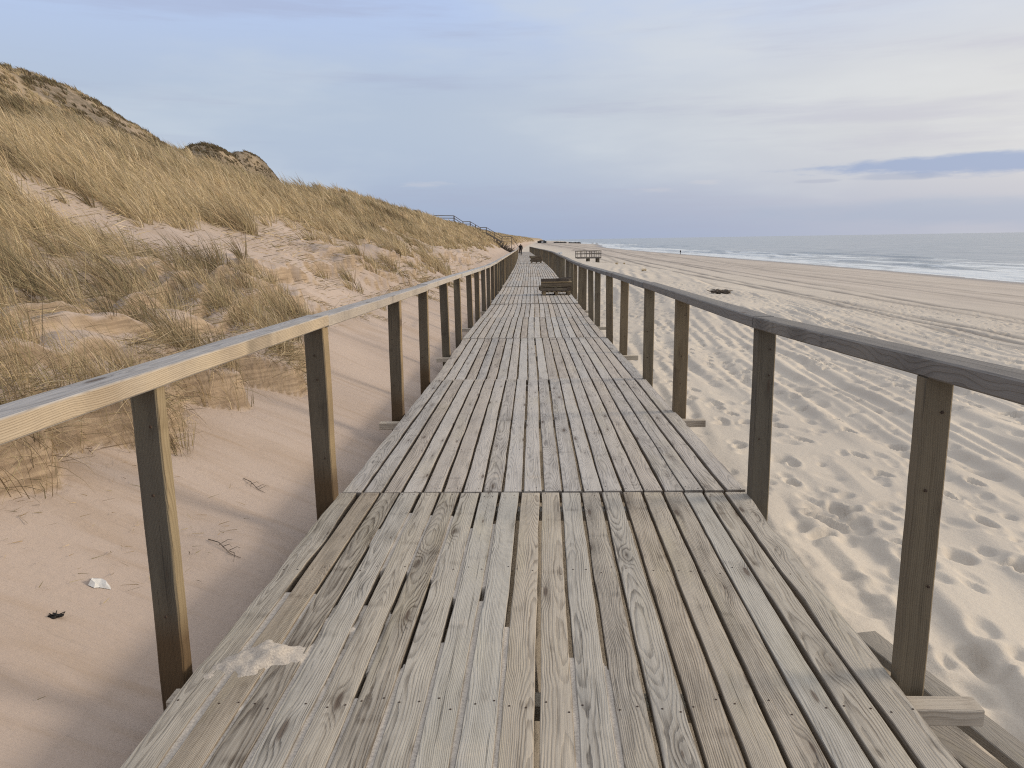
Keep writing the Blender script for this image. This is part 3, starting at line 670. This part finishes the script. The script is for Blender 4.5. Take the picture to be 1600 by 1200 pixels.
for i in range(7): mb.blob((x+random.uniform(-.03, .03), y+random.uniform(-.02, .02), z+.008), .010, 5, .5, i, (1.2, 1, .7))
for i in range(6): mb.tube([(x, y, z+.01), (x+random.uniform(-.04, .04), y+random.uniform(-.03, .03), z+.02), (x+random.uniform(-.045, .045), y+random.uniform(-.03, .03), z+.01)], .002, 5)
tag(mb.build('seaweed_clump', M['seaweed'], smooth=True), 'small black seaweed clump on the sand slope', 'seaweed')
def twig(px_, py_, s, label, seed):
    rs = random.Random(seed); x, y, z = ray_ground(px_, py_); mb = MB()
    def g_(dx, dy, lift=.006): return (x+dx, y+dy, gz(x+dx, y+dy)+lift)
    mb.tube([g_(-.09*s, .05*s), g_(-.02*s, .01*s, .02), g_(.06*s, -.05*s), g_(.12*s, -.06*s)], [.0028, .0025, .002, .001], 5)
    for i in range(4):
        a = rs.uniform(-1, 1); bx = rs.uniform(-.05, .07)*s
        mb.tube([g_(bx, -bx*.6), g_(bx+.04*s, -bx*.6+a*.05*s, .03), g_(bx+.05*s, -bx*.6+a*.12*s, .015)], [.002, .0014, .0008], 5)
    return tag(mb.build('twig', M['bark']), label, 'twig', 'twigs on the sand slope')
twig(347, 856, 1., 'forked brown twig on the sand below the second dune-side post', 1)
twig(395, 690+70, .8, 'thin curved stalk beside the sand hummock', 2)
# driftwood on the beach
x, y, z = ray_ground(1127, 459); mb = MB(); rs = random.Random(4)
for i in range(26):
    a = rs.uniform(-.5, .5)+(3.14 if rs.random() < .4 else 0); L = rs.uniform(.15, .42); e = rs.uniform(.02, .45); bx = rs.uniform(-.35, .3); by = rs.uniform(-.15, .15)
    p0 = np.array([x+bx, y+by, gz(x+bx, y+by)+rs.uniform(0, .08)]); d = np.array([math.cos(a)*math.cos(e), math.sin(a)*math.cos(e), math.sin(e)])
    mb.tube([p0, p0+d*L*.5+np.array([0, 0, rs.uniform(-.03, .05)]), p0+d*L], [.035, .025, .008], 6)
for i in range(7): mb.blob((x+rs.uniform(-.38, .25), y+rs.uniform(-.2, .2), z+.08), .13, 6, .6, i, (1.2, .8, .8))
tag(mb.build('driftwood', M['bark']), 'dark tangle of driftwood at the foot of the sand berm', 'driftwood')
for i, (px_, py_, lb) in enumerate(((964, 413, 'small grey grass sprout on the berm, nearer the viewing platform'), (977, 413, 'small grey grass sprout on the berm, right beside another'), (1006, 423, 'lone dry sprout lower down on the pale sand berm'))):
    p = ray_ground(px_, py_); clump('grass_sprout', lb, p[0], p[1], 60, .14, .26, .1, .5, 'dry sprouts on the berm', .5)
# ------------------------------------------------------------------ viewing platform on the beach
def platform():
    x0, x1, y0, y1, z = 10.75, 14.7, 125.6, 128.4, -1.40
    o = tag(empty('viewing_platform', ((x0+x1)/2, y0, -2.2)), 'small wooden viewing platform on stilts standing on the open beach', 'platform'); dm = M['darkwood']
    mb = MB()
    for i in range(14): mb.board((x0, y0+(i+.5)*.2, z), (1, 0, 0), (0, 1, 0), (0, 0, 1), x1-x0, .19, .05)
    mb.board((x0, y0-.03, z-.09), (1, 0, 0), (0, 1, 0), (0, 0, 1), x1-x0, .06, .2); mb.board((x0, y1+.03, z-.09), (1, 0, 0), (0, 1, 0), (0, 0, 1), x1-x0, .06, .2)
    mb.build('platform_deck', dm, o)
    for xx in (x0+1.95, x1-.45):
        for yy in (y0+.3, y1-.3): MB().beam((xx, yy, gz(xx, yy)-.3), (xx, yy, z-.03), .38, .3).build('stilt', M['post'], o)
    for yy in (y0, y1):
        for k in range(6):
            xx = x0+.06+(x1-x0-.12)*k/5; MB().beam((xx, yy, z-.1), (xx, yy, z+1.0), .1, .1).build('railing_post', dm, o)
        for hh in (.55, 1.0): MB().board((x0, yy, z+hh), (1, 0, 0), (0, 1, 0), (0, 0, 1), x1-x0, .09, .11).build('railing_bar', dm, o)
    for xx in (x0, x1):
        for hh in (.55, 1.0): MB().board((xx, y0, z+hh), (0, 1, 0), (1, 0, 0), (0, 0, 1), y1-y0, .09, .11).build('railing_bar', dm, o)
platform()
# ------------------------------------------------------------------ stairs over the dune
def stairs():
    yc = 152.; dm = M['darkwood']
    o = tag(empty('dune_stairs', (-1.4, yc, .4)), 'dark timber stairs with handrails climbing the dune in flights', 'stairs')
    path = [(0.3, 1.25), (-1.5, 1.25), (-4.5, 3.05), (-5.7, 3.05), (-7.6, 4.2), (-9.0, 4.2), (-10.7, 5.35), (-14.5, 5.45)]
    hw = .75
    for (xa, za), (xb, zb) in zip(path[:-1], path[1:]):
        flat = abs(zb-za) < .2
        if flat:
            mb = MB(); nb = max(2, int(abs(xb-xa)/.16))
            for i in range(nb): mb.board((xa+(xb-xa)*(i+.5)/nb, yc-hw, za), (0, 1, 0), (1, 0, 0), (0, 0, 1), 2*hw, abs(xb-xa)/nb*.93, .05)
            mb.build('landing', dm, o)
        else:
            nb = int(abs(zb-za)/.18)
            for i in range(nb): MB().board((xa+(xb-xa)*(i+.5)/nb, yc-hw, za+(zb-za)*(i+.5)/nb), (0, 1, 0), (1, 0, 0), (0, 0, 1), 2*hw, .28, .05).build('stair_step', dm, o)
            for sy in (-1, 1): MB().beam((xa, yc+sy*hw, za-.12), (xb, yc+sy*hw, zb-.12), .06, .26, up=(0, 0, 1)).build('stringer', dm, o)
        for sy in (-1, 1):
            for hh in (.5, .95): MB().beam((xa, yc+sy*hw, za+hh), (xb, yc+sy*hw, zb+hh), .08, .10).build('handrail', dm, o)
    for (xa, za) in path+[(-3, 2.15), (-6.6, 3.6)]:
        for sy in (-1, 1): MB().beam((xa, yc+sy*hw, min(gz(xa, yc), za)-.4), (xa, yc+sy*hw, za+1.0), .11, .11).build('post', dm, o)
    return o
stairs()
# short flight linking the boardwalk with the landing
o = tag(empty('ramp_steps', (.9, 152, -.3)), 'short flight of timber steps from the boardwalk up to the dune stairs', 'stairs')
for i in range(9): MB().board((1.75-.15*i, 151.25, float(cz(152))+.1+.25*i*.9), (0, 1, 0), (1, 0, 0), (0, 0, 1), 1.5, .2, .05).build('stair_step', M['darkwood'], o)
for sy in (-.75, .75):
    MB().beam((1.8, 152+sy, float(cz(152))+1.0), (.35, 152+sy, 2.2), .08, .1).build('handrail', M['darkwood'], o)
    MB().beam((1.8, 152+sy, float(cz(152))-.4), (1.8, 152+sy, float(cz(152))+1.05), .11, .11).build('post', M['darkwood'], o)
# brushwood below the stairs
mb = MB(); rs = random.Random(9)
for i in range(260):
    bx = rs.uniform(-2.6, .9); by = 139+rs.uniform(-2, 2); L = rs.uniform(.5, 1.5); a = rs.uniform(0, 6.28); e = rs.uniform(.2, 1.3)
    p0 = np.array([bx, by, gz(bx, by)-.05]); d = np.array([math.cos(a)*math.cos(e), math.sin(a)*math.cos(e), math.sin(e)]); mb.tube([p0, p0+d*L*.6, p0+d*L+np.array([0, 0, -.1])], [.05, .04, .02], 4)
tag(mb.build('brushwood', M['bark']), 'dark heap of brushwood at the dune foot below the stairs', 'brushwood')
# ------------------------------------------------------------------ far beach things
plain('white_paint', (.78, .78, .76), (.7, .7, .68)); plain('dark_board', (.05, .047, .045)); plain('roof_felt', (.06, .058, .06)); plain('glass_dark', (.10, .13, .15), rough=.15); plain('rock', (.09, .085, .08), (.05, .048, .045), 1.)
def pavilion():
    x, y = 37., 900.; z = gz(x, y); o = tag(empty('beach_pavilion', (x, y, z)), 'dark low beach pavilion with a white panel, far along the shore', 'pavilion')
    MB().board((x-5, y, z+1.3), (1, 0, 0), (0, 1, 0), (0, 0, 1), 10, 6, 2.2, ch=.02).build('wall', M['dark_board'], o)
    mb = MB(); mb.board((x-2.8, y, z+2.95), (1, 0, 0), (0, 1, 0), (0, 0, 1), 6, 7, .9, ch=.3); mb.board((x-5.6, y, z+2.5), (1, 0, 0), (0, 1, 0), (0, 0, 1), 11.2, 7, .25, ch=.02); mb.build('roof', M['roof_felt'], o)
    MB().board((x-.7, y-3.06, z+1.5), (1, 0, 0), (0, 1, 0), (0, 0, 1), 2.2, .1, 1.4, ch=.01).build('white_panel', M['white_paint'], o)
    MB().board((x+2.3, y-3.06, z+1.5), (1, 0, 0), (0, 1, 0), (0, 0, 1), 1.8, .1, 1.0, ch=.01).build('window', M['glass_dark'], o)
    MB().board((x-6.5, y-1, z+.25), (1, 0, 0), (0, 1, 0), (0, 0, 1), 13, 9, .3, ch=.02).build('terrace', M['darkwood'], o)
pavilion()
for i, (xa, ya, ln, lb) in enumerate(((72, 1120, 17, 'low dark rock groyne at the far beach, closer to the pavilion'), (93, 1120, 16, 'low dark rock groyne at the far beach, closer to the water'))):
    mb = MB(); rs = random.Random(i)
    for k in range(30): xx = xa-ln/2+ln*k/29; mb.blob((xx, ya+rs.uniform(-1, 1), gz(xx, ya)+.5+rs.uniform(-.2, .5)), rs.uniform(.7, 1.1), 5, .5, k)
    tag(mb.build('rock_groyne', M['rock']), lb, 'groyne', 'rock groynes')
for i, (px_, lb) in enumerate(((927, 'pale box standing on the sand spit, left of its twin'), (933.5, 'pale box standing on the sand spit, nearest the surf'))):
    yy = 880.; xx = (px_-800)/1202.*yy; z = gz(xx, yy); o = tag(empty('beach_box', (xx, yy, z)), lb, 'box', 'pale boxes on the far sand spit')
    MB().board((xx-1, yy, z+.7), (1, 0, 0), (0, 1, 0), (0, 0, 1), 2, 2, 1.5, ch=.03).build('body', M['white_paint'], o); MB().board((xx-1.1, yy, z+1.53), (1, 0, 0), (0, 1, 0), (0, 0, 1), 2.2, 2.2, .12, ch=.02).build('lid', M['roof_felt'], o)
x, y = 6.45, 101.; z = gz(x, y); o = tag(empty('white_sign', (x, y, z)), 'small white signboard on a post beyond the sea-side railing', 'sign')
MB().beam((x, y, z-.2), (x, y, -.12), .08, .08).build('post', M['darkwood'], o)
MB().board((x-.30, y-.06, -.22), (1, 0, 0), (0, 1, 0), (0, 0, 1), .60, .03, .30, ch=.004).build('board', M['white_paint'], o)
MB().board((x-.13, y-.082, -.27), (1, 0, 0), (0, 1, 0), (0, 0, 1), .12, .008, .06, ch=.001).build('notice', M['dark_board'], o)
# ------------------------------------------------------------------ people
plain('skin', (.45, .28, .20)); plain('black_cloth', (.012, .012, .014), (.006, .006, .007)); plain('dark_trousers', (.035, .03, .03)); plain('hair', (.03, .022, .018))
def skinned(name, pts, edges, rad, mat, parent=None):
    m = bpy.data.meshes.new(name); m.from_pydata([tuple(p) for p in pts], edges, []); o = bpy.data.objects.new(name, m); C.objects.link(o); m.materials.append(mat)
    sk = o.modifiers.new('skin', 'SKIN'); sk.use_smooth_shade = True
    for i, v in enumerate(m.skin_vertices[0].data): v.radius = rad[i] if hasattr(rad[i], '__len__') else (rad[i], rad[i]); v.use_root = i == 0
    ss_ = o.modifiers.new('sub', 'SUBSURF'); ss_.levels = 1; ss_.render_levels = 2
    dg = bpy.context.evaluated_depsgraph_get(); me = bpy.data.meshes.new_from_object(o.evaluated_get(dg)); o.modifiers.clear(); o.data = me
    if parent: o.parent = parent
    return o
def person(x, y, z, face, label, h=1.76, stride=.16):
    k = h/1.76; s_ = stride
    pts = [(0, 0, .93), (0, .0, 1.15), (0, .01, 1.40), (0, .02, 1.50), (0, .03, 1.60), (0, .03, 1.70),
           (-.10, 0, .88), (-.11, s_*.6, .50), (-.11, s_*.9, .09), (-.11, s_*.9+.14, .04),
           (.10, 0, .88), (.11, -s_*.4, .50), (.11, -s_*1.1, .09), (.11, -s_*1.1+.13, .04),
           (-.19, .0, 1.42), (-.25, -.05, 1.14), (-.24, .06, .90), (-.23, .10, .80), (.19, 0, 1.42), (.25, .05, 1.14), (.24, .14, .92), (.23, .18, .82)]
    ed = [(0, 1), (1, 2), (2, 3), (3, 4), (4, 5), (0, 6), (6, 7), (7, 8), (8, 9), (0, 10), (10, 11), (11, 12), (12, 13), (2, 14), (14, 15), (15, 16), (16, 17), (2, 18), (18, 19), (19, 20), (20, 21)]
    rad = [(.15, .11), (.13, .10), (.15, .11), .06, .095, .085, .085, .062, .045, .04, .085, .062, .045, .04, .065, .048, .035, .035, .065, .048, .035, .035]
    b = skinned('person', pts, ed, rad, M['skin']); b.location = (x, y, z); b.rotation_euler = (0, 0, face); b.scale = (k, k, k)
    tag(b, label, 'person')
    ji = [0, 1, 2, 3, 14, 15, 16, 18, 19, 20]; mp = {q: i for i, q in enumerate(ji)}
    skinned('jacket', [pts[i] if i else (0, 0, .82) for i in ji], [(mp[a], mp[c]) for a, c in ed if a in mp and c in mp], [(.20, .15), (.175, .14), (.18, .14), .085, .09, .07, .055, .09, .07, .055], M['black_cloth'], b)
    ti = [0, 6, 7, 8, 10, 11, 12]; mp = {q: i for i, q in enumerate(ti)}
    skinned('trousers', [pts[i] for i in ti], [(mp[a], mp[c]) for a, c in ed if a in mp and c in mp], [(.165, .125), .105, .082, .068, .105, .082, .068], M['dark_trousers'], b)
    skinned('hair', [(0, -.0, 1.72), (0, .01, 1.64), (0, -.03, 1.58)], [(0, 1), (1, 2)], [.10, .112, .075], M['hair'], b)
    for sx in (-1, 1): skinned('shoe', [(sx*.11, (s_*.9 if sx < 0 else -s_*1.1), .05), (sx*.11, (s_*.9 if sx < 0 else -s_*1.1)+.16, .045)], [(0, 1)], [.06, .05], M['black_cloth'], b)
    return b
yq = 120.; xq = (816.4-800)/1202.*(yq*math.cos(pit)+.2)+.02
person(1.66, yq, float(cz(yq))+.0, 0., 'person in a black coat walking away along the boardwalk', 1.8)
x, y = 63.6, 291.; person(x, y, gz(x, y), 1.9, 'distant person in dark clothes standing near the waterline', 1.7)
# ------------------------------------------------------------------ sea
m, t = material('sea_water'); P = t.n('ShaderNodeNewGeometry').outputs['Position']; X, Y, Z = t.xyz(P); off = t.attr('off', 'Fac')
wv = t.n('ShaderNodeMapping', None, Vector=P, Rotation=(0, 0, .05), Scale=(1., .22, 1.)).outputs[0]
w1 = t.noise(wv, .22, 4., .6); w2 = t.noise(wv, .05, 3., .55); w3 = t.noise(P, 1.5, 3.)
f1 = t.noise(t.n('ShaderNodeMapping', None, Vector=P, Rotation=(0, 0, .03), Scale=(1., .2, 1.)).outputs[0], .2, 6., .7)
f2 = t.noise(t.n('ShaderNodeMapping', None, Vector=P, Rotation=(0, 0, .03), Scale=(1., .10, 1.)).outputs[0], .055, 3., .6)
near = t.ramp(off, 62., 6.)
thr = t.m('ADD', t.m('MULTIPLY', near, .24), t.m('MULTIPLY_ADD', f2, .9, -.45))
foam = t.ramp(t.m('ADD', f1, thr), .62, .78)
foam = t.m('MULTIPLY', foam, t.ramp(off, 75., 35.))
edge = t.m('MULTIPLY', t.ramp(off, 9., 0.), .55)
white = t.m('MULTIPLY', t.m('MULTIPLY', t.ramp(f1, .73, .79), t.ramp(off, 400., 60.)), .7)
foam = t.m('MAXIMUM', t.m('MAXIMUM', foam, edge), white)
base = t.mix(t.ramp(w2, .35, .65), (.19, .215, .225), (.255, .265, .265)); base = t.mix(t.ramp(w1, .42, .62), base, (.15, .17, .18))
colr = t.mix(t.m('MULTIPLY', foam, .62), base, (.68, .72, .76))
hh = t.m('ADD', t.m('MULTIPLY', w1, 1.), t.m('MULTIPLY', w3, .12))
finish(t, colr, t.lin(foam, 0, 1, .22, .9), hh, .9, 1.1, .45); M['sea'] = m
oy = [-60.]; 
while oy[-1] < 22000: oy.append(oy[-1]+max(2.2, .012*abs(oy[-1])))
ox = [-25.]
while ox[-1] < 26000: ox.append(ox[-1]+max(.55, .018*abs(ox[-1])))
oy = np.array(oy); ox = np.array(ox); OX, OY = np.meshgrid(ox, oy); sx = shore(OY)
am = sst(2, 30, OX)*np.exp(-OX/900.)
wz = .55*(fbm(OX*.09+.3*np.sin(OY*.02), OY*.016, 3, 100)-.45)*am*sst(6, 45, OX)
ph = (OX+6*(fbm(OY*.012, OX*.01, 3, 104)-.5))/13.; cr = np.clip(np.cos(2*np.pi*ph), 0, 1)**4*sst(.45, .62, fbm(OX*.02, OY*.014, 3, 106))
wz = wz+.55*cr*sst(3, 14, OX)*(1-sst(45, 90, OX))
SV = np.stack([OX+sx, OY, SEA+.02+wz], -1).reshape(-1, 3)
ix = np.arange(OX.size).reshape(OX.shape); Fs = np.stack([ix[:-1, :-1].ravel(), ix[:-1, 1:].ravel(), ix[1:, 1:].ravel(), ix[1:, :-1].ravel()], 1)
sea = mesh_obj('sea', SV, Fs, M['sea'], smooth=True, attrs={'off': OX.ravel()}); tag(sea, 'grey sea with white surf along the beach', 'sea', kind='structure')
# ------------------------------------------------------------------ sky, sun
SUN_EL, SUN_AZ = math.radians(17), math.radians(84)     # azimuth measured from straight ahead towards the sea
w = bpy.data.worlds.new('World'); bpy.context.scene.world = w; w.use_nodes = True; t = NT(w.node_tree)
sky = t.n('ShaderNodeTexSky', {'sky_type': 'NISHITA', 'sun_disc': False, 'sun_elevation': SUN_EL, 'sun_rotation': SUN_AZ, 'air_density': 1.0, 'dust_density': 1.5, 'ozone_density': 1.5})
D = t.vm('NORMALIZE', t.n('ShaderNodeTexCoord').outputs['Generated']); dx, dy, dz = t.xyz(D)
az = t.m('ARCTAN2', dx, dy); el = t.m('ARCSINE', dz)     # radians
av = t.cmb(az, t.m('MULTIPLY', el, 4.), 0.)
s1 = t.noise(t.n('ShaderNodeMapping', None, Vector=av, Rotation=(0, 0, .12), Scale=(1., 1., 1.)).outputs[0], 1.6, 5., .55)
s2 = t.noise(t.n('ShaderNodeMapping', None, Vector=av, Location=(4, 2, 0), Rotation=(0, 0, .25), Scale=(.8, 2.2, 1.)).outputs[0], 2.3, 6., .6)
elc = t.m('MAXIMUM', el, 0.)
lowc = t.mix(t.ramp(az, -.1, .75), (.41, .49, .675), (.66, .64, .70))
midc = t.mix(t.ramp(az, -.2, .65), (.50, .585, .725), (.76, .745, .735))
topc = t.mix(t.ramp(az, -.1, .8), (.52, .65, .95), (.70, .75, .85))
g_ = t.mix(t.ramp(elc, .0, .15), lowc, midc); g_ = t.mix(t.ramp(elc, .15, .32), g_, topc)
g_ = t.mix(t.m('MULTIPLY', t.ramp(s1, .44, .64), .75), g_, t.mix(t.ramp(az, -.2, .7), (.62, .69, .78), (.84, .83, .815)))
g_ = t.mix(t.m('MULTIPLY', t.ramp(s2, .50, .70), .45), g_, t.mix(t.ramp(az, -.1, .7), (.42, .45, .61), (.60, .57, .66)))
g_ = t.mix(t.m('MULTIPLY', t.ramp(elc, .085, .0), .42), g_, t.mix(t.ramp(az, .2, .7), (.35, .44, .63), (.45, .51, .64)))
# dark cloud bank over the sea
def cloud(az0, el0, wa, we, soft, nsc, seed, na=.9):
    nz = t.noise(t.cmb(t.m('MULTIPLY', az, nsc), t.m('MULTIPLY', el, nsc*5.), seed), 1., 5., .6)
    a = t.m('DIVIDE', t.m('SUBTRACT', az, az0), wa); b = t.m('DIVIDE', t.m('SUBTRACT', el, el0), we)
    d = t.m('SQRT', t.m('ADD', t.m('MULTIPLY', a, a), t.m('MULTIPLY', b, b))); d = t.m('ADD', d, t.m('MULTIPLY_ADD', nz, na*2, -na))
    return t.ramp(d, 1.+soft, 1.-soft)
g_ = t.mix(t.m('MULTIPLY', cloud(.57, .0735, .17, .0105, .4, 14., 1., 1.15), .9), g_, (.36, .44, .65))
g_ = t.mix(t.m('MULTIPLY', cloud(.46, .0635, .045, .0032, .4, 16., 5.), .6), g_, (.42, .47, .62))
g_ = t.mix(t.m('MULTIPLY', cloud(.375, .0625, .022, .0022, .4, 16., 8.), .45), g_, (.44, .47, .60))
g_ = t.mix(t.m('MULTIPLY', cloud(.56, .022, .24, .014, .6, 9., 3.), .6), g_, (.42, .50, .655))
for a_, e_, wa, we in ((.185, .058, .018, .0025), (.245, .066, .012, .0018), (-.105, .069, .02, .0025), (.60, .091, .03, .004)):
    g_ = t.mix(t.m('MULTIPLY', cloud(a_, e_, wa, we, .9, 26., a_*9, 2.4), .28), g_, (.72, .69, .72))
# brighter thin overcast overhead and around the hidden sun
zen = t.ramp(el, .36, .95); g_ = t.mix(zen, g_, (1.12, 1.13, 1.16))
sd = (math.sin(SUN_AZ)*math.cos(SUN_EL), math.cos(SUN_AZ)*math.cos(SUN_EL), math.sin(SUN_EL))
dt = t.n('ShaderNodeVectorMath', {'operation': 'DOT_PRODUCT'}, i0=D, i1=sd).outputs['Value']
g_ = t.mix(t.ramp(dt, .80, 1.0), g_, (2.4, 2.0, 1.5))
b1 = t.n('ShaderNodeBackground', None, Color=sky.outputs[0], Strength=.1); b2 = t.n('ShaderNodeBackground', None, Color=g_, Strength=1.)
mx = t.n('ShaderNodeMixShader', None, i0=.88, i1=b1.outputs[0], i2=b2.outputs[0]); t.t.links.new(mx.outputs[0], t.n('ShaderNodeOutputWorld').inputs[0])
ld = bpy.data.lights.new('sun', 'SUN'); ld.energy = 2.5; ld.angle = math.radians(15); ld.color = (1., .87, .70)
lo = bpy.data.objects.new('sun', ld); C.objects.link(lo); lo.rotation_euler = Vector(sd).to_track_quat('Z', 'Y').to_euler()
# ------------------------------------------------------------------ camera
cd = bpy.data.cameras.new('camera'); cd.sensor_width = 36; cd.lens = 1202/1600*36; cd.clip_end = 60000; cd.clip_start = .05
co = bpy.data.objects.new('camera', cd); C.objects.link(co)
Mx = Matrix.Identity(4)
for i in range(3): Mx[i][0] = RIGHT[i]; Mx[i][1] = UP[i]; Mx[i][2] = -FWD[i]
Mx[2][3] = EYE; co.matrix_world = Mx
sc = bpy.context.scene; sc.camera = co
sc.view_settings.view_transform = 'Standard'; sc.view_settings.look = 'None'; sc.view_settings.exposure = 0.; sc.view_settings.gamma = 1
sc.cycles.use_denoising = False; sc.cycles.filter_width = 1.15; sc.cycles.max_bounces = 6; sc.cycles.diffuse_bounces = 3
